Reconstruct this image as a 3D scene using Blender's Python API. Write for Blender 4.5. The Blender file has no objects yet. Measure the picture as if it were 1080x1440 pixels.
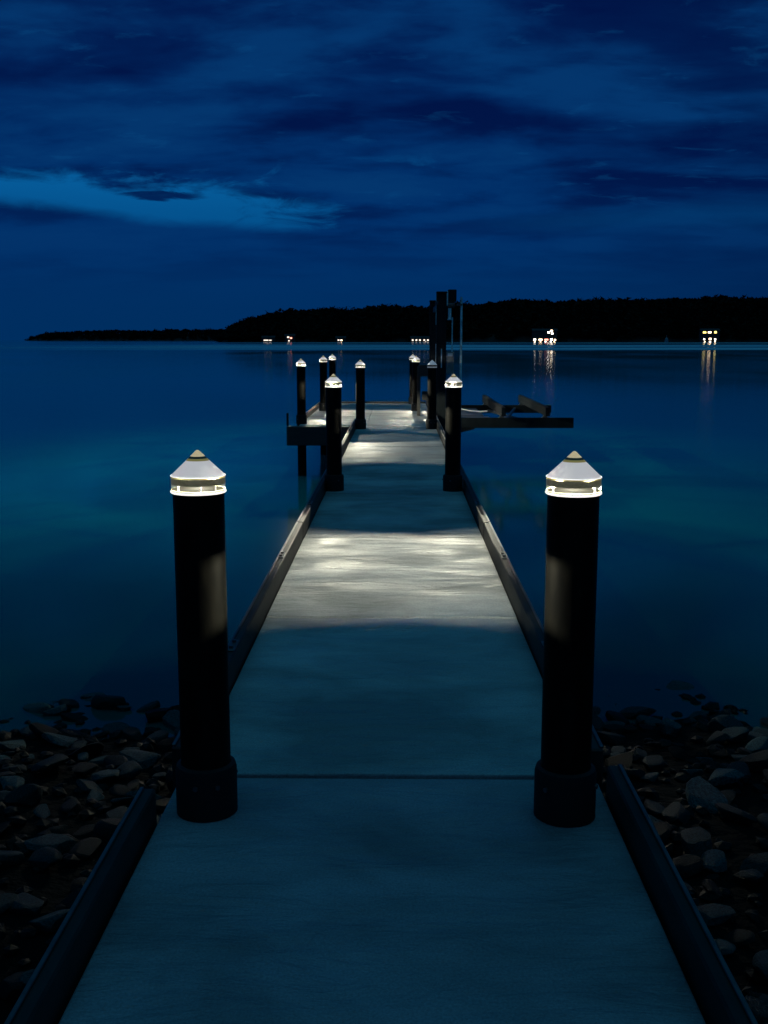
import bpy, bmesh, math, random
import numpy as np
from mathutils import Vector, Matrix, noise as mnoise
R = math.radians
random.seed(7)
rng = np.random.default_rng(7)
sc = bpy.context.scene
col = sc.collection

# z = 0 is the deck of the pier; the pier runs along +Y; water lies below
WATER = -1.0
EYE = 1.6

# ------------------------------------------------------------------ helpers
def tag(o, label=None, cat=None, group=None, kind=None):
    if label: o['label'] = label
    if cat: o['category'] = cat
    if group: o['group'] = group
    if kind: o['kind'] = kind
    return o

def empty(name, loc, label, cat, group=None, rz=0):
    o = bpy.data.objects.new(name, None); col.objects.link(o)
    o.location = loc; o.rotation_euler = (0, 0, rz)
    o.empty_display_size = .2
    return tag(o, label, cat, group)

class MB:
    def __init__(s): s.bm = bmesh.new()
    def box(s, x0, x1, y0, y1, z0, z1, bevel=0.0, seg=1):
        r = bmesh.ops.create_cube(s.bm, size=1)
        vs = r['verts']
        for v in vs:
            v.co = Vector(((x0+x1)/2+v.co.x*(x1-x0), (y0+y1)/2+v.co.y*(y1-y0), (z0+z1)/2+v.co.z*(z1-z0)))
        if bevel:
            es = list({e for v in vs for e in v.link_edges})
            bmesh.ops.bevel(s.bm, geom=es, offset=bevel, segments=seg, affect='EDGES', profile=.5)
        return s
    def beam(s, a, b, w, h, bevel=0.0):
        a = Vector(a); b = Vector(b); d = b-a; L = d.length
        r = bmesh.ops.create_cube(s.bm, size=1); vs = r['verts']
        q = d.to_track_quat('X', 'Z').to_matrix()
        for v in vs:
            v.co = (a+b)/2 + q @ Vector((v.co.x*L, v.co.y*w, v.co.z*h))
        if bevel:
            es = list({e for v in vs for e in v.link_edges})
            bmesh.ops.bevel(s.bm, geom=es, offset=bevel, segments=1, affect='EDGES')
        return s
    def tube(s, a, b, r, n=12):
        a = Vector(a); b = Vector(b); d = b-a
        q = d.to_track_quat('Z', 'Y').to_matrix().to_4x4()
        bmesh.ops.create_cone(s.bm, cap_ends=True, segments=n, radius1=r, radius2=r, depth=d.length,
                              matrix=Matrix.Translation((a+b)/2) @ q)
        return s
    def lathe(s, prof, n=48, cx=0, cy=0):
        rings = []
        for r, z in prof:
            if r < 1e-5: rings.append([s.bm.verts.new((cx, cy, z))])
            else: rings.append([s.bm.verts.new((cx+r*math.cos(2*math.pi*k/n), cy+r*math.sin(2*math.pi*k/n), z)) for k in range(n)])
        for a, b in zip(rings, rings[1:]):
            for k in range(n):
                k2 = (k+1) % n
                if len(a) == 1 and len(b) == 1: continue
                if len(a) == 1: s.bm.faces.new((a[0], b[k2], b[k]))
                elif len(b) == 1: s.bm.faces.new((a[k], a[k2], b[0]))
                else: s.bm.faces.new((a[k], a[k2], b[k2], b[k]))
        return s
    def build(s, name, mat, parent=None, smooth=False):
        me = bpy.data.meshes.new(name); bmesh.ops.recalc_face_normals(s.bm, faces=s.bm.faces)
        s.bm.to_mesh(me); s.bm.free()
        if mat: me.materials.append(mat)
        if smooth:
            me.polygons.foreach_set('use_smooth', [True]*len(me.polygons))
            me.set_sharp_from_angle(angle=R(38))
        o = bpy.data.objects.new(name, me); col.objects.link(o)
        if parent: o.parent = parent
        return o

def copy_tree(o, parent=None):
    c = o.copy(); col.objects.link(c); c.parent = parent
    for ch in o.children: copy_tree(ch, c)
    return c

# ------------------------------------------------------------------ materials
def mat(name, color, rough=.6, metal=0, spec=.5, noise=None, bump=None, emit=None, coat=0):
    """noise=(scale xyz, amount, second colour); bump=(scale xyz, strength, distance)"""
    m = bpy.data.materials.new(name); m.use_nodes = True
    nt = m.node_tree; N = nt.nodes; L = nt.links
    p = N['Principled BSDF']
    p.inputs['Base Color'].default_value = (*color, 1)
    p.inputs['Roughness'].default_value = rough
    p.inputs['Metallic'].default_value = metal
    p.inputs['Specular IOR Level'].default_value = spec
    p.inputs['Coat Weight'].default_value = coat
    tc = N.new('ShaderNodeTexCoord')
    if noise:
        sc3, lo, hi, c2 = noise
        mp = N.new('ShaderNodeMapping'); mp.inputs['Scale'].default_value = sc3
        L.new(tc.outputs['Object'], mp.inputs[0])
        n = N.new('ShaderNodeTexNoise'); n.inputs['Scale'].default_value = 1; n.inputs['Detail'].default_value = 8
        n.inputs['Roughness'].default_value = .62
        L.new(mp.outputs[0], n.inputs[0])
        r = N.new('ShaderNodeMapRange'); r.inputs[1].default_value = lo; r.inputs[2].default_value = hi
        L.new(n.outputs[0], r.inputs[0])
        mx = N.new('ShaderNodeMix'); mx.data_type = 'RGBA'
        mx.inputs[6].default_value = (*color, 1); mx.inputs[7].default_value = (*c2, 1)
        L.new(r.outputs[0], mx.inputs[0]); L.new(mx.outputs[2], p.inputs['Base Color'])
    if bump:
        sc3, st, dist = bump
        mp = N.new('ShaderNodeMapping'); mp.inputs['Scale'].default_value = sc3
        L.new(tc.outputs['Object'], mp.inputs[0])
        n = N.new('ShaderNodeTexNoise'); n.inputs['Scale'].default_value = 1; n.inputs['Detail'].default_value = 6
        L.new(mp.outputs[0], n.inputs[0])
        b = N.new('ShaderNodeBump'); b.inputs['Strength'].default_value = st; b.inputs['Distance'].default_value = dist
        L.new(n.outputs[0], b.inputs['Height']); L.new(b.outputs[0], p.inputs['Normal'])
    if emit:
        p.inputs['Emission Color'].default_value = (*emit[0], 1)
        p.inputs['Emission Strength'].default_value = emit[1]
    return m

def concrete(name, base=(.30, .33, .33)):
    m = bpy.data.materials.new(name); m.use_nodes = True
    nt = m.node_tree; N = nt.nodes; L = nt.links
    p = N['Principled BSDF']; p.inputs['Roughness'].default_value = .62
    tc = N.new('ShaderNodeTexCoord')
    def nz(scale, detail=6, rough=.55, dist=0):
        mp = N.new('ShaderNodeMapping'); mp.inputs['Scale'].default_value = scale
        L.new(tc.outputs['Object'], mp.inputs[0])
        n = N.new('ShaderNodeTexNoise'); n.inputs['Scale'].default_value = 1
        n.inputs['Detail'].default_value = detail; n.inputs['Roughness'].default_value = rough
        n.inputs['Distortion'].default_value = dist
        L.new(mp.outputs[0], n.inputs[0]); return n.outputs[0]
    def mr(v, a, b, c=0, d=1):
        r = N.new('ShaderNodeMapRange')
        for i, x in enumerate((a, b, c, d)): r.inputs[1+i].default_value = x
        L.new(v, r.inputs[0]); return r.outputs[0]
    def mix(f, a, b, blend='MIX'):
        x = N.new('ShaderNodeMix'); x.data_type = 'RGBA'; x.blend_type = blend
        for s, v in ((0, f), (6, a), (7, b)):
            if isinstance(v, tuple): x.inputs[s].default_value = (*v, 1)
            elif isinstance(v, float): x.inputs[s].default_value = v
            else: L.new(v, x.inputs[s])
        return x.outputs[2]
    big = mr(nz((.9, 1.3, 1), 5, .6, .4), .38, .66)
    grit = mr(nz((120, 120, 120), 3, .7), .3, .7)
    c1 = mix(big, tuple(x*.55 for x in base), tuple(x*1.2 for x in base))
    c2 = mix(grit, tuple(.68 for _ in range(3)), (1.18, 1.18, 1.18))
    c = mix(1.0, c1, c2, 'MULTIPLY')
    L.new(c, p.inputs['Base Color'])
    damp = mr(nz((1.4, 3.2, 1), 4, .6, .6), .42, .62, .50, .72)
    L.new(damp, p.inputs['Roughness'])
    # screed waves across the walkway, then broom grain
    b1 = N.new('ShaderNodeBump'); b1.inputs['Strength'].default_value = 1; b1.inputs['Distance'].default_value = .034
    L.new(nz((.9, 3.6, 1), 4, .55, 1.0), b1.inputs['Height'])
    b0 = N.new('ShaderNodeBump'); b0.inputs['Strength'].default_value = .8; b0.inputs['Distance'].default_value = .009
    L.new(mr(nz((2.2, 6.5, 1), 5, .6, 1.2), .42, .62), b0.inputs['Height']); L.new(b1.outputs[0], b0.inputs['Normal'])
    b2 = N.new('ShaderNodeBump'); b2.inputs['Strength'].default_value = .8; b2.inputs['Distance'].default_value = .0035
    L.new(nz((19, 19, 19), 6, .65, .3), b2.inputs['Height']); L.new(b0.outputs[0], b2.inputs['Normal'])
    b3 = N.new('ShaderNodeBump'); b3.inputs['Strength'].default_value = .5; b3.inputs['Distance'].default_value = .0012
    L.new(nz((160, 160, 160), 2), b3.inputs['Height']); L.new(b2.outputs[0], b3.inputs['Normal'])
    L.new(b3.outputs[0], p.inputs['Normal'])
    return m

M = {}
M['concrete'] = concrete('concrete_deck')
M['concrete_dark'] = concrete('concrete_shore_slab', (.215, .235, .26))  # darker, bluer variant of the concrete for the shore slabs
M['curb'] = mat('curb_concrete', (.020, .024, .022), .55, spec=.15, noise=((5, 2.2, 5), .38, .66, (.007, .008, .008)), bump=((6, 3, 10), .5, .01))
M['beam'] = mat('dark_timber', (.022, .021, .019), .62, noise=((2, 9, 9), .35, .7, (.04, .037, .032)), bump=((3, 20, 20), .5, .004))
M['pile'] = mat('pile_black', (.0012, .0014, .0013), .5, spec=.08, noise=((13, 13, 3.5), .42, .68, (.0075, .0072, .005)), bump=((9, 9, 3), .35, .006))
M['collar'] = mat('rubber_black', (.006, .006, .006), .7, spec=.25, bump=((20, 20, 20), .3, .003))
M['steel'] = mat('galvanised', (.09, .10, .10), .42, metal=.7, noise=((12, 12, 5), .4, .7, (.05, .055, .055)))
M['bright_steel'] = mat('bright_steel', (.85, .90, .90), .35, metal=0, noise=((20, 20, 6), .4, .7, (.3, .33, .33)))
M['dark_steel'] = mat('dark_steel', (.004, .008, .010), .5, metal=.3, spec=.25, noise=((10, 10, 4), .4, .7, (.008, .014, .017)))
M['bunk'] = mat('bunk_carpet', (.002, .007, .011), .9, spec=.15)
M['grey_box'] = mat('painted_box', (.20, .21, .20), .5, noise=((14, 14, 9), .4, .7, (.12, .13, .12)))
M['white'] = mat('white_plastic', (.7, .7, .68), .4)

GLOW = (1.0, .965, .90)
M['cap_cone'] = mat('cap_glow', (.5, .5, .5), .4, emit=((1.0, .975, .955), .42), noise=((9, 9, 9), .35, .7, (.42, .42, .42)))
M['cap_line'] = mat('cap_rim_glow', (.8, .8, .75), .35, emit=(GLOW, 1.15))
M['cap_amber'] = mat('cap_amber_seam', (.25, .2, .04), .4, emit=((.9, .75, .25), .16))
M['cap_solar'] = mat('cap_solar_cell', (.03, .025, .012), .3, noise=((60, 60, 60), .4, .6, (.12, .10, .03)))
M['cap_tip'] = mat('cap_tip', (.4, .35, .2), .3, emit=((1, .85, .5), .42), noise=((90, 90, 90), .4, .6, (.2, .15, .05)))
M['void'] = mat('black_liner', (.0002, .0002, .0002), 1, spec=0)
M['cap_skirt'] = mat('cap_skirt', (.16, .15, .085), .3, emit=((.85, .80, .45), .06), noise=((30, 30, 60), .4, .6, (.3, .28, .18)))
def lens_mat():
    m = bpy.data.materials.new('cap_lens'); m.use_nodes = True
    nt = m.node_tree; N = nt.nodes; L = nt.links
    N.remove(N['Principled BSDF'])
    e = N.new('ShaderNodeEmission'); e.inputs[0].default_value = (.85, .80, .50, 1); e.inputs[1].default_value = .9
    t = N.new('ShaderNodeBsdfTransparent'); mx = N.new('ShaderNodeMixShader'); mx.inputs[0].default_value = .12
    out = [n for n in N if n.type == 'OUTPUT_MATERIAL'][0]
    L.new(t.outputs[0], mx.inputs[1]); L.new(e.outputs[0], mx.inputs[2]); L.new(mx.outputs[0], out.inputs[0])
    return m
M['cap_lens'] = lens_mat()
M['cap_dull'] = mat('cap_unlit_glow', (.62, .66, .66), .35, emit=((.9, .95, 1), .10))  # faint emission stands in for light falling on the unlit cap

def rock_mat():
    m = bpy.data.materials.new('limestone'); m.use_nodes = True
    nt = m.node_tree; N = nt.nodes; L = nt.links
    p = N['Principled BSDF']; p.inputs['Roughness'].default_value = .6; p.inputs['Specular IOR Level'].default_value = .06
    tc = N.new('ShaderNodeTexCoord'); oi = N.new('ShaderNodeObjectInfo')
    n = N.new('ShaderNodeTexNoise'); n.inputs['Scale'].default_value = 9; n.inputs['Detail'].default_value = 8
    L.new(tc.outputs['Object'], n.inputs[0])
    r = N.new('ShaderNodeMapRange'); r.inputs[1].default_value = .35; r.inputs[2].default_value = .7
    L.new(n.outputs[0], r.inputs[0])
    mx = N.new('ShaderNodeMix'); mx.data_type = 'RGBA'
    mx.inputs[6].default_value = (.013, .060, .066, 1); mx.inputs[7].default_value = (.003, .015, .0165, 1)
    L.new(r.outputs[0], mx.inputs[0])
    rr = N.new('ShaderNodeMapRange'); rr.inputs[3].default_value = .06; rr.inputs[4].default_value = 1.15
    L.new(oi.outputs['Random'], rr.inputs[0])
    mm = N.new('ShaderNodeMix'); mm.data_type = 'RGBA'; mm.blend_type = 'MULTIPLY'; mm.inputs[0].default_value = 1
    L.new(mx.outputs[2], mm.inputs[6]); L.new(rr.outputs[0], mm.inputs[7]); L.new(mm.outputs[2], p.inputs['Base Color'])
    b = N.new('ShaderNodeBump'); b.inputs['Strength'].default_value = .8; b.inputs['Distance'].default_value = .012
    n2 = N.new('ShaderNodeTexNoise'); n2.inputs['Scale'].default_value = 22; n2.inputs['Detail'].default_value = 6
    L.new(tc.outputs['Object'], n2.inputs[0]); L.new(n2.outputs[0], b.inputs['Height']); L.new(b.outputs[0], p.inputs['Normal'])
    return m
M['rock'] = rock_mat()
M['bank'] = mat('bank_soil', (.002, .003, .003), .9, spec=.03, noise=((3, 3, 3), .4, .7, (.004, .005, .005)), bump=((12, 12, 12), 1, .05))
M['hill'] = mat('hill_ground', (.006, .008, .005), .95)
M['leaf'] = mat('forest_leaf', (.007, .0085, .004), .95, spec=.1, noise=((.02, .02, .02), .4, .6, (.004, .005, .003)))
M['house'] = mat('cottage_wall', (.03, .03, .03), .8)
M['roof'] = mat('cottage_roof', (.012, .012, .013), .8)
M['pale'] = mat('pale_sailcloth', (.5, .55, .6), .7)
M['win_warm'] = mat('lit_window_warm', (.2, .2, .2), .4, emit=((1, .70, .42), 7.0))
M['win_white'] = mat('lit_window_white', (.2, .2, .2), .4, emit=((1, .90, .76), 8.0))
M['win_dim'] = mat('lit_window_dim', (.2, .2, .2), .4, emit=((1, .86, .72), 1.6))
M['win_amber'] = mat('lit_window_amber', (.2, .2, .2), .4, emit=((1, .80, .20), 3.0))
M['win_red'] = mat('lit_window_red', (.2, .2, .2), .4, emit=((1, .30, .22), 3.5))

# ------------------------------------------------------------------ camera
cam = bpy.data.cameras.new('camera'); co = bpy.data.objects.new('camera', cam); col.objects.link(co)
cam.sensor_fit = 'VERTICAL'; cam.sensor_height = 36; cam.lens = 37.5
cam.clip_start = .05; cam.clip_end = 30000
co.location = (0, 0, EYE); co.rotation_euler = (R(90-9.17), 0, R(.76))
sc.camera = co

# ------------------------------------------------------------------ world: dusk sky with clouds
w = bpy.data.worlds.new('World'); sc.world = w; w.use_nodes = True
nt = w.node_tree; N = nt.nodes; L = nt.links
for n in list(N): N.remove(n)
def wn(t, **kw):
    n = N.new(t)
    for k, v in kw.items(): setattr(n, k, v)
    return n
def plug(sock, v):
    if isinstance(v, (int, float)): sock.default_value = v
    elif isinstance(v, tuple): sock.default_value = (*v, 1) if len(sock.default_value) == 4 else v
    else: L.new(v, sock)
def ma(op, a, b=0, c=0, clamp=False):
    n = wn('ShaderNodeMath', operation=op, use_clamp=clamp)
    for i, v in enumerate((a, b, c)): plug(n.inputs[i], v)
    return n.outputs[0]
def sstep(v, a, b, lo=0, hi=1):
    n = wn('ShaderNodeMapRange', interpolation_type='SMOOTHSTEP')
    plug(n.inputs[0], v)
    for i, x in enumerate((a, b, lo, hi)): n.inputs[1+i].default_value = x
    return n.outputs[0]
def cmix(f, a, b):
    n = wn('ShaderNodeMix', data_type='RGBA'); plug(n.inputs[0], f); plug(n.inputs[6], a); plug(n.inputs[7], b)
    return n.outputs[2]
tc = wn('ShaderNodeTexCoord'); sep = wn('ShaderNodeSeparateXYZ'); L.new(tc.outputs['Generated'], sep.inputs[0])
X, Y, Z = sep.outputs
az = ma('ARCTAN2', X, Y)                 # 0 = along the pier, positive to the right (radians)
el = ma('ARCSINE', Z)
elp = ma('MAXIMUM', el, 0)
# cloud layer seen in perspective
h = ma('ADD', ma('MAXIMUM', Z, 0), .17)
cu = ma('DIVIDE', X, h); cv = ma('DIVIDE', Y, h)
def nz(sx, sy, off, detail=8, rough=.55, dist=.3, u=cu, v=cv):
    cb = wn('ShaderNodeCombineXYZ'); plug(cb.inputs[0], ma('MULTIPLY', u, sx)); plug(cb.inputs[1], ma('MULTIPLY', v, sy)); cb.inputs[2].default_value = off
    n = wn('ShaderNodeTexNoise'); n.inputs['Scale'].default_value = 1; n.inputs['Detail'].default_value = detail
    n.inputs['Roughness'].default_value = rough; n.inputs['Distortion'].default_value = dist
    L.new(cb.outputs[0], n.inputs[0]); return n.outputs[0]
big = nz(1.2, 2.0, 3.1, 6, .50, .25)
fine = nz(3.8, 6.0, 8.4, 7, .55, .3)
# base gradient (linear colours)
base = cmix(sstep(elp, 0.0, .12), (.0000, .027, .115), (.0002, .028, .135))
base = cmix(sstep(elp, .12, .30), base, (.0004, .0105, .075))
base = cmix(sstep(az, .05, .36), base, cmix(.5, base, (.0002, .009, .052)))
base = cmix(sstep(elp, .42, .95), base, (.022, .215, .335))
dark = (.0001, .0048, .052); light = (.0012, .038, .155)
cl = ma('ADD', ma('MULTIPLY', big, .70), ma('MULTIPLY', fine, .30))
lowfade = sstep(elp, .02, .16)
sky = cmix(ma('MULTIPLY', sstep(cl, .545, .40), ma('MULTIPLY', lowfade, .85)), base, dark)
sky = cmix(ma('MULTIPLY', sstep(cl, .50, .63), ma('MULTIPLY', lowfade, .9)), sky, light)
# small bright breaks
br = nz(8, 14, 5.5, 6, .6, .4)
sky = cmix(ma('MULTIPLY', sstep(br, .58, .74), ma('MULTIPLY', sstep(elp, .09, .13), .20)), sky, (.004, .085, .26))
# the clear strip left of the pier: between two ragged cloud edges
e4 = nz(17, 60, 4.4, 7, .65, .8, az, el)
e1 = nz(9, 26, 1.7, 8, .62, .6, az, el); e2 = nz(4.0, 12, 6.3, 6, .55, .3, az, el)
up = ma('ADD', .139, ma('MULTIPLY', ma('SUBTRACT', e1, .5), .036))
up = ma('SUBTRACT', up, ma('MULTIPLY', sstep(az, -.17, -.06), .012))
lo = ma('ADD', .113, ma('MULTIPLY', ma('SUBTRACT', e2, .5), .03))
lo = ma('ADD', lo, ma('MULTIPLY', sstep(az, -.34, -.10), -.013))
msk = ma('MULTIPLY', sstep(ma('SUBTRACT', ma('ADD', up, ma('MULTIPLY', ma('SUBTRACT', e4, .5), .030)), el), -.004, .010), sstep(ma('SUBTRACT', el, ma('ADD', lo, ma('MULTIPLY', ma('SUBTRACT', e4, .5), .008))), -.005, .008))
msk = ma('MULTIPLY', msk, sstep(ma('ADD', az, ma('MULTIPLY', ma('SUBTRACT', e4, .5), .22)), -.045, -.12))
# thin cloud slips inside the strip
def slip(a0, e0, ra, re):
    da = ma('DIVIDE', ma('SUBTRACT', az, a0), ra)
    de = ma('DIVIDE', ma('ADD', ma('SUBTRACT', el, e0), ma('MULTIPLY', ma('SUBTRACT', e4, .5), .020)), re)
    d = ma('ADD', ma('MULTIPLY', da, da), ma('MULTIPLY', de, de))
    return sstep(d, .3, 1.5, .95, 0)
s_ = ma('MAXIMUM', slip(-.212, .1265, .036, .0036), slip(-.085, .132, .075, .0062))
msk = ma('MULTIPLY', msk, ma('SUBTRACT', 1, s_))
sky = cmix(ma('MULTIPLY', msk, .95), sky, cmix(sstep(el, .10, .15), (.0010, .085, .27), (.0020, .115, .345)))
# broken light patches along the cloud base above and right of the strip
e5 = nz(13, 34, 9.1, 7, .6, .6, az, el)
pm = ma('MULTIPLY', sstep(e5, .54, .70), ma('MULTIPLY', sstep(ma('ABSOLUTE', ma('SUBTRACT', el, .145)), .004, .024, 1, 0), sstep(az, .10, -.02)))
sky = cmix(ma('MULTIPLY', pm, .65), sky, (.003, .10, .30))
# right-hand faint lighter streak
e3 = nz(3.0, 9, 2.2, 6, .55, .3, az, el)
st = ma('MULTIPLY', sstep(ma('ABSOLUTE', ma('SUBTRACT', el, ma('ADD', .108, ma('MULTIPLY', ma('SUBTRACT', e3, .5), .05)))), .0, .016, 1, 0), sstep(az, .0, .2))
sky = cmix(ma('MULTIPLY', st, .55), sky, (.0005, .040, .150))
# last light of the physical sky, very low and faint
ns = wn('ShaderNodeTexSky', sky_type='NISHITA'); ns.sun_disc = False; ns.sun_elevation = R(-4); ns.sun_rotation = R(-70)
addn = wn('ShaderNodeMix', data_type='RGBA', blend_type='ADD'); addn.inputs[0].default_value = .002
L.new(sky, addn.inputs[6]); L.new(ns.outputs[0], addn.inputs[7])
bg = wn('ShaderNodeBackground'); L.new(addn.outputs[2], bg.inputs[0]); bg.inputs[1].default_value = 1.0
ow = wn('ShaderNodeOutputWorld'); L.new(bg.outputs[0], ow.inputs[0])

# ------------------------------------------------------------------ water
def water_mat():
    m = bpy.data.materials.new('lake_water'); m.use_nodes = True
    nt = m.node_tree; N_ = nt.nodes; L_ = nt.links
    p = N_['Principled BSDF']
    p.inputs['Base Color'].default_value = (.000, .010, .016, 1)
    p.inputs['IOR'].default_value = 1.33; p.inputs['Specular IOR Level'].default_value = .42
    tc = N_.new('ShaderNodeTexCoord'); sp = N_.new('ShaderNodeSeparateXYZ'); L_.new(tc.outputs['Object'], sp.inputs[0])
    # wind-roughened belt off the far shore, reflected sky painted in as pale colour
    def mr(v, a, b, c, d):
        r = N_.new('ShaderNodeMapRange'); r.interpolation_type = 'SMOOTHSTEP'
        for i, x in enumerate((a, b, c, d)): r.inputs[1+i].default_value = x
        L_.new(v, r.inputs[0]); return r.outputs[0]
    def mt(op, a, b):
        n = N_.new('ShaderNodeMath'); n.operation = op
        for i, v in enumerate((a, b)):
            if isinstance(v, (int, float)): n.inputs[i].default_value = v
            else: L_.new(v, n.inputs[i])
        return n.outputs[0]
    def nzw(scale, detail=4):
        mp = N_.new('ShaderNodeMapping'); mp.inputs['Scale'].default_value = scale
        L_.new(tc.outputs['Object'], mp.inputs[0])
        n = N_.new('ShaderNodeTexNoise'); n.inputs['Scale'].default_value = 1; n.inputs['Detail'].default_value = detail
        L_.new(mp.outputs[0], n.inputs[0]); return n.outputs[0]
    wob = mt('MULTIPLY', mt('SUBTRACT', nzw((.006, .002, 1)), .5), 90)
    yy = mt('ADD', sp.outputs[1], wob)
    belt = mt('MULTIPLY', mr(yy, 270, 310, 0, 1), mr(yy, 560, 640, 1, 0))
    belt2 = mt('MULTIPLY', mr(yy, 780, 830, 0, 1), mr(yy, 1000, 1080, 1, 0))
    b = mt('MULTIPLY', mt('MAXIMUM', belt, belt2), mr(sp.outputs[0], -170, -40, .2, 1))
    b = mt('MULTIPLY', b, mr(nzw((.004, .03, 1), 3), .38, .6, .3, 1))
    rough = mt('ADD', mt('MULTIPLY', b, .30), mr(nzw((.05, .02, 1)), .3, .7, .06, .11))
    L_.new(rough, p.inputs['Roughness'])
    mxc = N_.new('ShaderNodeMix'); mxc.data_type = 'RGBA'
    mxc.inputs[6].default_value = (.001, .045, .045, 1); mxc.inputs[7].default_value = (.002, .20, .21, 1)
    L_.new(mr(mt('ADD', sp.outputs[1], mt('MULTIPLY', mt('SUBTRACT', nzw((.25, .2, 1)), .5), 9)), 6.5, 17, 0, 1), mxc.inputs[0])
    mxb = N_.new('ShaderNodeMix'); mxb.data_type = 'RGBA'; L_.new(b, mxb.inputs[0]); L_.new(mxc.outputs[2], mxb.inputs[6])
    mxb.inputs[7].default_value = (.46, .66, .66, 1); L_.new(mxb.outputs[2], p.inputs['Base Color'])  # paler belt colour imitates the brighter sky reflection
    b1 = N_.new('ShaderNodeBump'); b1.inputs['Strength'].default_value = .2; b1.inputs['Distance'].default_value = .03
    L_.new(nzw((.9, .6, 1), 3), b1.inputs['Height']); L_.new(b1.outputs[0], p.inputs['Normal'])
    return m
bm = bmesh.new()
xs = (-9000, -600, -60, 0, 60, 600, 9000); ys = (-40, 40, 200, 700, 2000, 14000)
vg = [[bm.verts.new((x, y, WATER)) for x in xs] for y in ys]
for j in range(len(ys)-1):
    for i in range(len(xs)-1): bm.faces.new((vg[j][i], vg[j][i+1], vg[j+1][i+1], vg[j+1][i]))
me = bpy.data.meshes.new('lake'); bm.to_mesh(me); bm.free(); me.materials.append(water_mat())
lake = bpy.data.objects.new('water', me); col.objects.link(lake); tag(lake, kind='structure')

# ------------------------------------------------------------------ shore bank (slopes down under the water)
def bank_z(x, y):
    t = (y - 7.2 - .35*math.sin(x*1.3) - .25*math.sin(x*2.9+1))
    z = WATER - .04 - .10*t if t < 0 else WATER - .02 - .16*t
    return min(z, -.72) + .05*mnoise.noise(Vector((x*1.7, y*1.7, 0)))
bm = bmesh.new()
nx, ny = 120, 90
vg = []
for j in range(ny+1):
    y = -6 + j*(24/ny)
    row = []
    for i in range(nx+1):
        x = -12 + i*(24/nx)
        row.append(bm.verts.new((x, y, bank_z(x, y))))
    vg.append(row)
for j in range(ny):
    for i in range(nx): bm.faces.new((vg[j][i], vg[j][i+1], vg[j+1][i+1], vg[j+1][i]))
me = bpy.data.meshes.new('ground'); bm.to_mesh(me); bm.free(); me.materials.append(M['bank'])
gr = bpy.data.objects.new('ground', me); col.objects.link(gr); tag(gr, kind='structure')

# ------------------------------------------------------------------ rocks
def rock_mesh(seed, slab):
    r = random.Random(seed)
    bm = bmesh.new()
    bmesh.ops.create_icosphere(bm, subdivisions=3, radius=1)
    planes = []
    for _ in range(r.randint(7, 11)):
        n = Vector((r.gauss(0, 1), r.gauss(0, 1), r.gauss(0, .7))).normalized()
        planes.append((n, r.uniform(.52, .85)))
    planes.append((Vector((r.gauss(0, .12), r.gauss(0, .12), 1)).normalized(), r.uniform(.45, .65)))
    for v in bm.verts:
        p = v.co.copy()
        for n, d in planes:
            k = p.dot(n) - d
            if k > 0: p -= n*k*.93
        p *= 1 + .06*mnoise.noise(v.co*2.3 + Vector((seed*3.1, 0, 0)))
        v.co = Vector((p.x*1.15, p.y*.85, p.z*slab))
    me = bpy.data.meshes.new('shore_rock'); bm.to_mesh(me); bm.free()
    me.materials.append(M['rock'])
    me.polygons.foreach_set('use_smooth', [True]*len(me.polygons)); me.set_sharp_from_angle(angle=R(24))
    return me
rocks = [rock_mesh(i, random.Random(i+50).uniform(.38, .72)) for i in range(14)]
def in_frame(x, y, z, m=.12):
    # keep only stones near the camera's view cone
    d = y*math.cos(R(9.17)) + (EYE - z)*math.sin(R(9.17))
    return d > .4 and abs(x - .013*y)/d < .36 + m
pts = []; tries = 0
big_spots = [(1.62, 5.3, .14), (1.0, 5.9, .14), (-1.35, 5.0, .13), (-1.2, 5.7, .13)]
pts = [b for b in big_spots]
while len(pts) < 300 and tries < 60000:
    tries += 1
    y = random.uniform(1.6, 8.9); s = random.choice((-1, 1))
    x = s*random.uniform(.95, 3.9)
    z = bank_z(x, y)
    if not in_frame(x, y, z, .03): continue
    rad = random.choice((.055, .06, .07, .08, .085, .09, .10, .12))
    if y < 4.6: rad = min(rad, .085)
    if y > 6.4 and random.random() < (y-6.4)*.33: continue
    if any((x-a)**2 + (y-b)**2 < (.68*(rad+c))**2 for a, b, c in pts): continue
    pts.append((x, y, rad))
for k, (x, y, rad) in enumerate(pts):
    o = bpy.data.objects.new('shore_rock', random.choice(rocks)); col.objects.link(o)
    z = bank_z(x, y) + rad*random.uniform(.10, .55)
    if y > 6.8: z = min(z, WATER + rad*.25)
    o.location = (x, y, z)
    o.scale = [rad*random.uniform(.9, 1.3), rad*random.uniform(.85, 1.15), rad*random.uniform(.65, 1.0)]
    o.rotation_euler = (random.gauss(0, .17), random.gauss(0, .17), random.uniform(0, 6.28))
    tag(o, 'rough grey limestone rock lying in the dark rubble bank beside the pier', 'rock', 'loose rocks of the shore bank')
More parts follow.
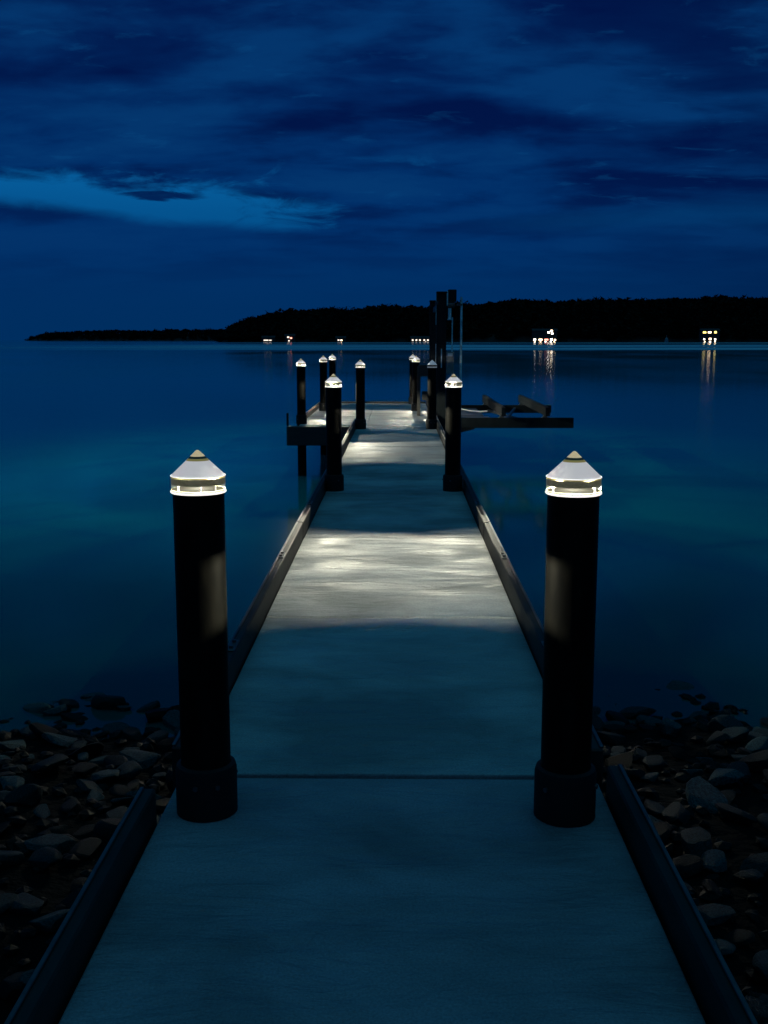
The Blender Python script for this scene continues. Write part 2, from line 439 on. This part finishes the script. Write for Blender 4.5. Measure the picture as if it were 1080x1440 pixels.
# smaller rubble between the rocks: nobody could count it
bm = bmesh.new()
cob = []
V = []; F = []
for k in range(2600):
    y = random.uniform(1.3, 7.6); s = random.choice((-1, 1)); x = s*random.uniform(.9, 4.6)
    rad = random.uniform(.025, .065)
    z = bank_z(x, y) + rad*.2
    src = random.choice(rocks)
    cob.append((src, x, y, z, rad, random.uniform(0, 6.28), random.gauss(0, .4)))
small = []
for i in range(6):
    b2 = bmesh.new(); bmesh.ops.create_icosphere(b2, subdivisions=1, radius=1)
    for v in b2.verts:
        v.co *= random.uniform(.75, 1.1); v.co.z *= .6
    small.append(([v.co.copy() for v in b2.verts], [[v.index for v in f.verts] for f in b2.faces])); b2.free()
for src, x, y, z, rad, a, t in cob:
    vs, fs = random.choice(small)
    q = Matrix.Rotation(a, 3, 'Z') @ Matrix.Rotation(t, 3, 'X'); o0 = len(V)
    for v in vs:
        p = q @ v*rad; V.append((p.x+x, p.y+y, p.z+z))
    for f in fs: F.append([i+o0 for i in f])
me = bpy.data.meshes.new('rubble'); me.from_pydata(V, [], F); me.materials.append(M['rock'])
bm.free()
ru = bpy.data.objects.new('rubble', me); col.objects.link(ru); tag(ru, 'small dark rubble filling the gaps between shore rocks', 'rubble', kind='stuff')

# ------------------------------------------------------------------ pier
pier = empty('pier', (0, 0, 0), 'long concrete slab pier running out over the lake to a wider end platform', 'pier')
def slab(x0, x1, y0, y1, z1=0.0, t=.14, m='concrete'):
    MB().box(x0, x1, y0+.009, y1-.009, z1-t, z1, .007, 2).build('deck_slab', M[m], pier)
nL, nR = -.805, .735          # shore slab is a little wider
fL, fR = -.770, .695
slab(nL, nR, -1.6, 1.2, m='concrete_dark'); slab(nL, nR, 1.2, 3.745, m='concrete_dark')
ys = [3.765, 6.05, 8.58, 11.1, 13.6, 16.1, 18.4, 20.2]
for k, (a, b) in enumerate(zip(ys, ys[1:])): slab(fL, fR, a, b, .0 + (.004 if k % 2 else 0))
ys = [20.2, 22.55, 24.9, 27.3]
for k, (a, b) in enumerate(zip(ys, ys[1:])):
    slab(-1.88, -.60, a, b, .002*k); slab(-.59, fR, a, b, .003 - .002*k)
def curb(a, b, w=.05, h=.13, drop=.30):
    (xa, ya), (xb, yb) = a, b
    m = MB()
    m.beam((xa, ya, h/2-drop/2), (xb, yb, h/2-drop/2), w, h+drop, .007)
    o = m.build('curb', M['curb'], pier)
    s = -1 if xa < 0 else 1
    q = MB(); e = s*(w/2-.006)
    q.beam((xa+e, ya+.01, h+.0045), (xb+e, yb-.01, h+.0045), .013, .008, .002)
    q.build('edge_highlight', M['steel'], o)  # added light strip, paints a highlight along the curb's top outer edge
    return o
for s, xe, yb0, yb1 in ((-1, nL, -1.6, 3.40), (1, nR, -1.6, 3.62)):
    x = xe + s*.036
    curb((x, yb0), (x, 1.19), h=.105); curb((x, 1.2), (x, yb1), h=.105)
for s, xe in ((-1, fL), (1, fR)):
    x = xe + s*.031
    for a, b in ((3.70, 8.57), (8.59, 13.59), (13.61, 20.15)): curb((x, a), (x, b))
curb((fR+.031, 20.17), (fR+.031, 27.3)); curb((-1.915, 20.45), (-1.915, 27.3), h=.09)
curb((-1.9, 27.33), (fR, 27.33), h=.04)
# front and cross beams under the deck
def beam(x0, x1, y0, y1, z0, z1): return MB().box(x0, x1, y0, y1, z0, z1, .012).build('cross_beam', M['beam'], pier)
beam(-2.10, -.83, 20.02, 20.20, -.37, -.01)
for y in (3.3, 8.5, 11.2, 13.6, 19.3): beam(-.95, .85, y, y+.2, -.44, -.15)
for x in (-.5, .45): MB().box(x, x+.16, -1.6, 27.2, -.36, -.145, .01).build('stringer', M['beam'], pier)
for y in (24.3, 27.1): beam(-2.0, .8, y, y+.18, -.44, -.15)
# thin metal angle along the platform's left edge
MB().box(-2.10, -2.06, 20.04, 20.10, 0.0, .24, .004).build('edge_bracket', M['dark_steel'], pier)
# hold-down plates and bolts on the curbs
for xe, s in ((fL-.031, -1), (fR+.031, 1)):
    for y in (5.0, 7.2, 9.6, 12.4, 15, 17.5):
        m = MB().box(xe-.02, xe+.02, y-.09, y+.09, .1305, .138, .002)
        for d in (-.05, .05): m.tube((xe, y+d, .137), (xe, y+d, .150), .011, 8)
        m.build('curb_cleat_plate', M['steel'], pier)

# ------------------------------------------------------------------ piles with light caps
PTOP = 1.115     # top of the shaft above the deck
def make_pile(lit=True):
    root = empty('dock_pile', (0, 0, 0), 'x', 'dock pile', 'black round piles of the pier')
    MB().lathe([(0, -3.2), (.084, -3.2), (.084, PTOP-.004), (.080, PTOP), (0, PTOP)], 48).build('pile_shaft', M['pile'], root, True)
    MB().lathe([(.085, .002), (.104, .002), (.104, .155), (.099, .172), (.085, .178)], 48).build('pile_collar', M['collar'], root, True)
    for a in (-100, -60, 30, 150):
        c, s_ = math.cos(R(a)), math.sin(R(a))
        MB().tube((c*.100, s_*.100, .12), (c*.111, s_*.111, .12), .009, 6).build('collar_bolt', M['steel'], root)
    z = PTOP
    m = MB().lathe([(.0845, z-.010), (.088, z-.009), (.089, z-.004), (.089, z+.0025), (.0875, z+.003)], 48)
    cap = m.build('light_cap' if lit else 'unlit_cap', M['cap_skirt'] if lit else M['cap_dull'], root, True)
    if lit:
        # clear slot for the lamp between the two opaque bands
        MB().lathe([(.0868, z+.0026), (0, z+.0026)], 48).build('cap_floor', M['void'], cap, True)
        MB().lathe([(.0876, z+.0031), (.0876, z+.0205)], 48).build('cap_lens', M['cap_lens'], cap, True)
        MB().lathe([(.0868, z+.0207), (.0884, z+.0207), (.0884, z+.0418), (.0868, z+.0418)], 48).build('cap_skirt', M['cap_skirt'], cap, True)
        MB().lathe([(0, z+.0422), (.0884, z+.0422), (.0884, z+.0450), (.087, z+.0470)], 48).build('cap_seam', M['cap_amber'], cap, True)
        CB, CH, CR = z+.0475, .085, .0890
        def ring(t0, t1, off=.0006):
            return [(CR*(1-t0)+off, CB+CH*t0), (CR*(1-t1)+off, CB+CH*t1)]
        MB().lathe([(CR*(1-t), CB+CH*t) for t in (0, .04, .3, .58)], 48).build('cap_cone', M['cap_cone'], cap, True)
        MB().lathe(ring(.66, .74), 48).build('solar_cell', M['cap_solar'], cap, True)
        MB().lathe(ring(.58, .66), 48).build('cap_seam', M['cap_amber'], cap, True)
        MB().lathe(ring(.74, .88, .001) + [(.007, CB+CH*.94), (.003, CB+CH*.97), (0, CB+CH*.975)], 48).build('cap_tip', M['cap_tip'], cap, True)
        MB().lathe([(.0885, z-.0085), (.0912, z-.006), (.0912, z-.003), (.0890, z-.001)], 48).build('cap_foot_ring', M['cap_line'], cap, True)
        MB().lathe([(.0888, z+.0466), (.0902, z+.0475), (.0886, z+.0495)], 48).build('cap_rim', M['cap_line'], cap, True)
        for a in (-74, -41, -125, 60, 140):
            m = MB(); c, s_ = math.cos(R(a)), math.sin(R(a))
            m.beam((c*.0880, s_*.0880, z+.003), (c*.0890, s_*.0890, z+.036 - .008*(abs(a) % 3)), .004, .003, .001)
            m.build('cap_clip', M['cap_line'], cap)
    else:
        MB().lathe([(.0875, z+.0032), (.089, z+.045), (.05, z+.085), (0, z+.1305)], 48).build('cap_cone', M['cap_dull'], cap, True)
        MB().lathe([(.0893, z+.010), (.0897, z+.038)], 48).build('cap_skirt', M['cap_solar'], cap, True)
    return root
lamp = bpy.data.lights.new('pile_lamp', 'POINT'); lamp.energy = 250; lamp.color = (1, .96, .74); lamp.shadow_soft_size = .0022
def place(o, x, y, label, z=0, lit=True, rz=0):
    o.location = (x, y, z); o['label'] = label; o.rotation_euler = (0, 0, rz)
proto = make_pile(True)
l = bpy.data.objects.new('cap_lamp', lamp); col.objects.link(l)
l.parent = proto; l.location = (0, 0, PTOP+.0405)
piles = [
    (-.655, 3.46, 'nearest large black pile on the left edge of the pier, white lit cone cap'),
    (.570, 3.44, 'nearest large black pile on the right edge of the pier, white lit cone cap'),
    (-.685, 11.35, 'second lit pile along the left edge, with the dark cross beam ending behind it'),
    (.585, 11.35, 'second lit pile along the right edge, in front of the boat lift post'),
    (-1.86, 20.55, 'leftmost lit pile at the front corner of the end platform, above the dark cross beam'),
    (-1.70, 24.4, 'lit pile on the left side of the end platform, just behind the leftmost one'),
    (-1.66, 27.1, 'most distant lit pile at the back left corner of the end platform'),
    (-.685, 19.4, 'lit pile on the inner left where the walkway meets the end platform'),
    (.365, 27.1, 'lit pile half hidden behind another, left of the boat lift'),
    (.40, 24.4, 'lit pile in front of a hidden one, left of the boat lift'),
]
for k, (x, y, lab) in enumerate(piles):
    place(proto if k == 0 else copy_tree(proto), x, y, lab, rz=k*1.3)
un = make_pile(False)
place(un, .61, 19.4, 'dark pile with a dim unlit white cap beside the boat lift columns', lit=False)
# plain support pile under the platform's inner front corner
sp = MB().lathe([(0, -3.2), (.10, -3.2), (.10, -.03), (0, -.03)], 32).build('support_pile', M['pile'], None, True)
sp.location = (-1.26, 20.35, 0); tag(sp, 'short black support pile under the front beam of the end platform', 'support pile')

# ------------------------------------------------------------------ elevator boat lift
lift = empty('boat_lift', (.87, 22, 0), 'dark steel boat lift with two tall columns and an empty cradle over the water', 'boat lift')
def P(mb, name, m, smooth=False, parent=None):
    o = mb.build(name, m, parent or lift, smooth)
    o.matrix_parent_inverse = Matrix.Translation(-Vector((.87, 22, 0))) if parent is None else Matrix.Identity(4)
    return o
def hbeam(x, y, z0, z1, w=.2, t=.03):
    m = MB()
    m.box(x-w/2, x+w/2, y-w/2, y-w/2+t, z0, z1, .003).box(x-w/2, x+w/2, y+w/2-t, y+w/2, z0, z1, .003)
    m.box(x-t/2, x+t/2, y-w/2+t+.001, y+w/2-t-.001, z0, z1)
    return m
P(hbeam(.87, 22, -3, 2.52), 'lift_column', M['dark_steel'])
P(hbeam(.86, 26.3, -3, 2.50), 'lift_column', M['dark_steel'])
P(MB().box(.765, .99, 21.86, 22.14, 2.525, 2.56, .004), 'column_cap', M['dark_steel'])
P(MB().box(.75, .97, 26.18, 26.42, 2.505, 2.54, .004), 'column_cap', M['dark_steel'])
# bright strips: the column's lit edge painted in, then a thin metal strip
P(MB().box(.756, .766, 21.89, 21.90, .95, 1.52).box(.756, .764, 21.89, 21.90, 1.9, 2.45), 'edge_strip', M['bright_steel'])
P(MB().box(.865, .885, 21.87, 21.89, 1.04, 1.42, .002), 'edge_strip', M['bright_steel'])
# winch head: housing, motor, arm
wh = P(MB().box(1.00, 1.17, 21.88, 22.16, 2.36, 2.60, .012), 'winch_housing', M['dark_steel'])
P(MB().box(.972, .999, 21.86, 22.05, 2.28, 2.57, .004), 'winch_plate', M['bright_steel'])
P(MB().tube((.99, 21.95, 2.30), (1.14, 21.95, 2.30), .055, 16), 'winch_drum', M['steel'], True)
P(MB().tube((1.035, 21.92, 2.02), (1.035, 21.92, 2.23), .035, 16).box(.99, 1.08, 21.87, 21.97, 1.995, 2.019, .003), 'winch_motor', M['bright_steel'], True)
P(MB().box(1.172, 1.29, 21.94, 22.0, 2.28, 2.32, .003), 'winch_arm', M['steel'])
P(MB().tube((1.09, 21.92, -.05), (1.09, 21.92, 2.05), .014, 10), 'lift_cable', M['bright_steel'], True)
P(MB().tube((1.275, 21.97, -.9), (1.275, 21.97, 2.45), .022, 12), 'guide_pipe', M['bright_steel'], True)
P(MB().box(.74, .80, 21.8, 21.885, 2.30, 2.36, .004), 'junction_plate', M['steel'])
# control box on the column
cbx = P(MB().box(.985, 1.13, 21.84, 22.02, .92, 1.36, .01, 2), 'control_box', M['grey_box'])
P(MB().box(1.0, 1.10, 21.825, 21.839, 1.27, 1.335, .002), 'control_label_plate', M['white'])
P(MB().box(.985, 1.0, 21.95, 21.97, .0, .919), 'conduit', M['steel'])
# carriage and ladder-like brace on the columns
P(MB().box(.985, 1.06, 21.9, 22.1, -.28, .55, .006).box(.975, 1.05, 26.2, 26.4, -.28, .5, .006), 'carriage', M['dark_steel'])
P(MB().beam((.87, 22.1, 2.3), (.87, 26.2, 2.3), .08, .12).beam((.87, 22.1, -.2), (.87, 26.2, -.2), .1, .16), 'top_rail', M['dark_steel'])
# cradle
P(MB().box(1.0, 3.60, 21.94, 22.06, -.19, .02, .006), 'cradle_beam', M['dark_steel'])
P(MB().box(1.0, 3.75, 26.24, 26.36, -.17, .02, .006), 'cradle_beam', M['dark_steel'])
P(MB().beam((1.0, 22.0, -.25), (1.55, 22.0, -.12), .06, .2).beam((1.0, 26.3, -.25), (1.55, 26.3, -.12), .06, .2), 'cradle_gusset', M['dark_steel'])
for bx in (2.13, 3.02):
    b = P(MB().box(bx-.045, bx+.045, 21.6, 26.6, .075, .255, .012, 2), 'bunk', M['bunk'])
    for y in (22.0, 26.3):
        P(MB().box(bx-.04, bx+.04, y-.05, y+.05, .021, .074).box(bx-.07, bx+.07, y-.055, y+.055, .0205, .032), 'bunk_bracket', M['steel'])
P(MB().box(1.2, 1.95, 22.07, 23.1, -.06, -.03, .004), 'cradle_step', M['steel'])
P(MB().box(1.25, 1.9, 23.6, 26.2, -.08, -.05, .004), 'cradle_grating', M['steel'])
P(MB().beam((2.2, 22.1, -.06), (2.85, 26.2, -.06), .05, .05).beam((2.85, 22.1, -.11), (2.2, 26.2, -.11), .05, .05), 'cradle_brace', M['steel'])
m = MB()
for k in range(14):
    t = k/13; m.tube((1.5+.5*t+.02*math.sin(k), 25.4-.8*t, -.02-.03*math.sin(math.pi*t)), (1.5+.5*(t+.077), 25.4-.8*(t+.077), -.02-.03*math.sin(math.pi*(t+.077))), .018, 8)
P(m, 'lift_strap', M['white'], True)

# railing between the far piles and the lift columns
rail = empty('guard_rail', (.5, 22.5, 0), 'dark two-board rail between the far right piles and the lift columns', 'rail')
def Q(mb, name, m):
    o = mb.build(name, m, rail); o.matrix_parent_inverse = Matrix.Translation(-Vector((.5, 22.5, 0))); return o
Q(MB().box(.42, .74, 22.6, 22.66, .84, 1.08, .006), 'rail_board', M['beam'])
Q(MB().box(.50, .74, 22.6, 22.66, .34, .53, .006), 'rail_board', M['beam'])
Q(MB().box(.64, .72, 22.67, 22.75, .01, 1.10, .006), 'rail_post', M['beam'])
Q(MB().box(.40, .47, 22.67, 22.75, .01, 1.05, .006), 'rail_post', M['beam'])

# ------------------------------------------------------------------ far hills and forest
def interp(tab, x):
    if x <= tab[0][0]: return tab[0][1]
    for (a, b), (c, d) in zip(tab, tab[1:]):
        if x <= c: return b + (d-b)*(x-a)/(c-a)
    return tab[-1][1]
def pxX(px, D): return (px-560)/1500*D
D1, D2 = 1400.0, 3000.0
ridge1 = [(316, 8), (328, 16), (340, 24), (350, 28), (365, 31), (380, 34), (400, 38), (425, 41), (450, 42), (500, 42), (550, 44), (620, 47), (700, 52), (800, 54), (900, 55), (1000, 58), (1080, 58), (1300, 60), (1800, 52)]
ridge2 = [(42, 0), (52, 5), (70, 9), (100, 11), (170, 13), (215, 11.5), (240, 13.5), (320, 14), (420, 13), (520, 6)]
def hill(name, tab, D, front, depth, x0, x1, nx, treeh):
    V = []; F = []; ny = 8
    for j in range(ny+1):
        t = j/ny
        for i in range(nx+1):
            X = x0+(x1-x0)*i/nx
            px = 560+X/D*1500
            Hh = max(0, interp(tab, px)/1500*D + 2.6 - treeh)
            s = math.sin(math.pi/2*min(1, t*1.6))
            endt = min(1, max(0, (px-tab[0][0])/25)) if name else 1
            yy = front + (D-front)*t*1.6 + (1-endt)*90
            V.append((X, yy if t < .99 else yy+depth, WATER-.6 + (Hh+1)*s*(1 if t < .99 else 0)*(.25+.75*endt) + 1.0*mnoise.noise(Vector((X*.01, t*3, D)))))
    for j in range(ny):
        for i in range(nx):
            a = j*(nx+1)+i; F.append((a, a+1, a+nx+2, a+nx+1))
    me = bpy.data.meshes.new('hill'); me.from_pydata(V, [], F); me.materials.append(M['hill'])
    o = bpy.data.objects.new('hill', me); col.objects.link(o); tag(o, kind='structure')
    def zat(X, yy):
        px = 560+X/D*1500; Hh = max(0, interp(tab, px)/1500*D + 2.6 - treeh)
        endt = min(1, max(0, (px-tab[0][0])/25))
        t = max(0, (yy-(1-endt)*90-front)/((D-front)*1.6))
        return WATER-.6 + (Hh+1)*math.sin(math.pi/2*min(1, t*1.6))*(.25+.75*endt)
    return zat
z1 = hill('main', ridge1, D1, 1255, 300, pxX(318, D1), pxX(1900, D1), 160, 11)
z2 = hill('head', ridge2, D2, 2880, 300, pxX(42, D2), pxX(520, D2), 120, 9)

# crowns made of many small leaf facets
def crown(seed, conifer):
    r = np.random.default_rng(seed); n = 46
    V = []; F = []
    for k in range(n):
        if conifer:
            h = r.random()**1.3; rr = (1-h)*.42*r.uniform(.5, 1.1)+.02; a = r.uniform(0, 6.283)
            c = np.array([rr*math.cos(a), rr*math.sin(a), h])
            s = .16*(1-h)+.05
        else:
            d = r.normal(size=3); d /= np.linalg.norm(d); q = r.uniform(.55, 1)
            c = np.array([d[0]*.48*q, d[1]*.48*q, .58+d[2]*.38*q]); s = .17
        t = r.normal(size=(3, 3))*s*.75
        for p in t: V.append(c+p)
        F.append([3*k, 3*k+1, 3*k+2])
    return np.array(V), np.array(F)
crowns = [crown(i, i % 6 == 0) for i in range(12)]
def forest(name, zat, D, front, n, x0, x1, hmin, hmax, lab, tab):
    VV = []; FF = []; base = 0
    span = (D-front)
    for k in range(n):
        X = rng.uniform(x0, x1); px = 560+X/D*1500
        y = front + 4 + span*1.05*(rng.random()**.8)
        if px < tab[0][0]+25: y += (1-(px-tab[0][0])/25)*90
        z = zat(X, y)
        hh = rng.uniform(hmin, hmax)*(1.3 if rng.random() < .05 else 1)*(1+.28*mnoise.noise(Vector((X*.03, y*.004, 5))))
        if px < tab[0][0]+12: hh *= .35+.65*max(0, (px-tab[0][0])/12)
        v, f = crowns[rng.integers(12)]
        sx = hh*rng.uniform(1.1, 1.7); a = rng.uniform(0, 6.283); ca, sa = math.cos(a), math.sin(a)
        P_ = np.column_stack(((v[:, 0]*ca-v[:, 1]*sa)*sx+X, (v[:, 0]*sa+v[:, 1]*ca)*sx+y, v[:, 2]*hh+z-.5))
        VV.append(P_); FF.append(f+base); base += len(v)
    me = bpy.data.meshes.new(name); me.from_pydata(np.vstack(VV).tolist(), [], np.vstack(FF).tolist()); me.materials.append(M['leaf'])
    o = bpy.data.objects.new(name, me); col.objects.link(o); tag(o, lab, 'forest', kind='stuff')
forest('forest', z1, D1, 1255, 6500, pxX(318, D1), pxX(1250, D1), 7, 11.5, 'dark wooded ridge along the far shore behind the pier', ridge1)
forest('forest', z2, D2, 2880, 1500, pxX(44, D2), pxX(520, D2), 7, 12, 'low dark wooded point on the far left horizon', ridge2)

# ------------------------------------------------------------------ houses on the far shore
def house(px, wpx, wins, label, zb=1.0, hh=5, D=1250, name='shore_house'):
    """wins = list of (dpx, height above water in m, w, h, mat)"""
    X = pxX(px, D); W = wpx/1500*D
    root = empty(name, (X, D, WATER), label, 'house')
    m = MB().box(-W/2, W/2, 0, 8, 0, zb+hh); m.build('wall', M['house'], root)
    m = MB()
    v = [m.bm.verts.new(c) for c in ((-W/2-.5, -.5, zb+hh+.01), (W/2+.5, -.5, zb+hh+.01), (W/2+.5, 8.5, zb+hh+.01), (-W/2-.5, 8.5, zb+hh+.01), (-W/2-.5, 4, zb+hh+2.4), (W/2+.5, 4, zb+hh+2.4))]
    for f in ((0, 1, 5, 4), (2, 3, 4, 5), (0, 4, 3), (1, 2, 5), (0, 3, 2, 1)): m.bm.faces.new([v[i] for i in f])
    m.build('roof', M['roof'], root)
    for d, z, ww, wh_, mt in wins:
        x = d/1500*D
        MB().box(x-ww/2, x+ww/2, -.25, -.02, z, z+wh_).build('lit_window', M[mt], root)
    return root
house(379, 18, [(-3, 1.6, 5.5, 1.1, 'win_dim'), (3, 1.6, 3, 1.0, 'win_dim')], 'small house with one wide warm lit window, leftmost on the far shore', hh=4)
house(409, 14, [(-2, 4.8, 2.4, 1.6, 'win_dim'), (2, 3.8, 2.2, 1.6, 'win_red'), (-1, .8, 1.6, 1.4, 'win_dim')], 'shore house with a few scattered orange and white lights, second from the left', hh=6)
house(480, 14, [(-3, 1.6, 2.2, 1.3, 'win_dim'), (1, 1.5, 1.8, 1.2, 'win_warm')], 'shore house with two faint white lights behind the left far piles', hh=3.5)
house(592, 30, [(d, 1.4, 1.9, 1.7, 'win_dim') for d in (-12, -7, -2, 4, 9)] + [(6, .2, .9, .6, 'win_dim')], 'long low house with a row of white windows left of the lift columns', hh=3.5)
house(763, 34, [(-14, 1.8, 2.4, 2.0, 'win_white'), (-6, 2.0, 4.2, 1.6, 'win_warm'), (2, 1.8, 4.4, 1.9, 'win_red'), (9, 1.8, 2.2, 2.2, 'win_white'), (14, 1.6, 2.0, 1.8, 'win_warm'),
                 (-14, .2, 1.2, .8, 'win_warm'), (-6, .2, 1.2, .8, 'win_warm'), (1, .1, 1.4, .9, 'win_white'), (8, .2, 1.4, .8, 'win_white'), (13, .2, 1.2, .8, 'win_warm'),
                 (5, 10.2, 2.4, 1.8, 'win_white'), (9, 12, 2.6, 1.8, 'win_warm'), (10, 9.0, 2.4, 1.5, 'win_white')], 'large house with many warm windows on two levels, right of the lift', hh=12)
house(991, 26, [(-8, 10.0, 3.6, 2.0, 'win_amber'), (-1, 10.2, 3.6, 1.8, 'win_warm'), (7, 10.0, 2.6, 2.4, 'win_amber'), (-8, 2.4, 1.4, 1.6, 'win_white'), (0, 2.6, 2.6, 2.0, 'win_warm'), (7, 2.2, 1.6, 1.8, 'win_white'), (0, .1, 1.8, .9, 'win_white'), (-7, .2, 1.0, .7, 'win_warm'), (7, .2, 1.0, .7, 'win_warm')], 'tall house with amber upper windows at the right end of the far shore', hh=12)
# pale sailing boat drawn up before the trees
sb = empty('moored_sailboat', (pxX(931, 1180), 1180, WATER), 'small pale boat with its cover up moored before the dark far shore', 'boat')
m = MB(); m.lathe([(0, -.3), (1.6, .1), (2.3, 1.3), (0, 1.35)], 16); o = m.build('hull', M['pale'], sb, True)
m = MB(); m.lathe([(2.0, 1.37), (1.7, 3.4), (.7, 5.0), (0, 6.2)], 8); m.build('cover', mat('grey_cover', (.16, .2, .22), .8), sb)
MB().tube((0, 0, 6.1), (0, 0, 7.6), .12, 8).build('mast', M['pale'], sb)

# ------------------------------------------------------------------ last daylight: weak, very soft, from above the clear strip
sl = bpy.data.lights.new('sun', 'SUN'); sl.energy = .03; sl.angle = R(40); sl.color = (.55, .8, 1)
so = bpy.data.objects.new('sun', sl); col.objects.link(so); so.rotation_euler = (R(38), 0, R(8))

# ------------------------------------------------------------------ render settings
sc.view_settings.view_transform = 'Standard'; sc.view_settings.look = 'None'
sc.view_settings.exposure = 0; sc.view_settings.gamma = 1
sc.cycles.max_bounces = 6; sc.cycles.transparent_max_bounces = 8
sc.cycles.sample_clamp_indirect = 3
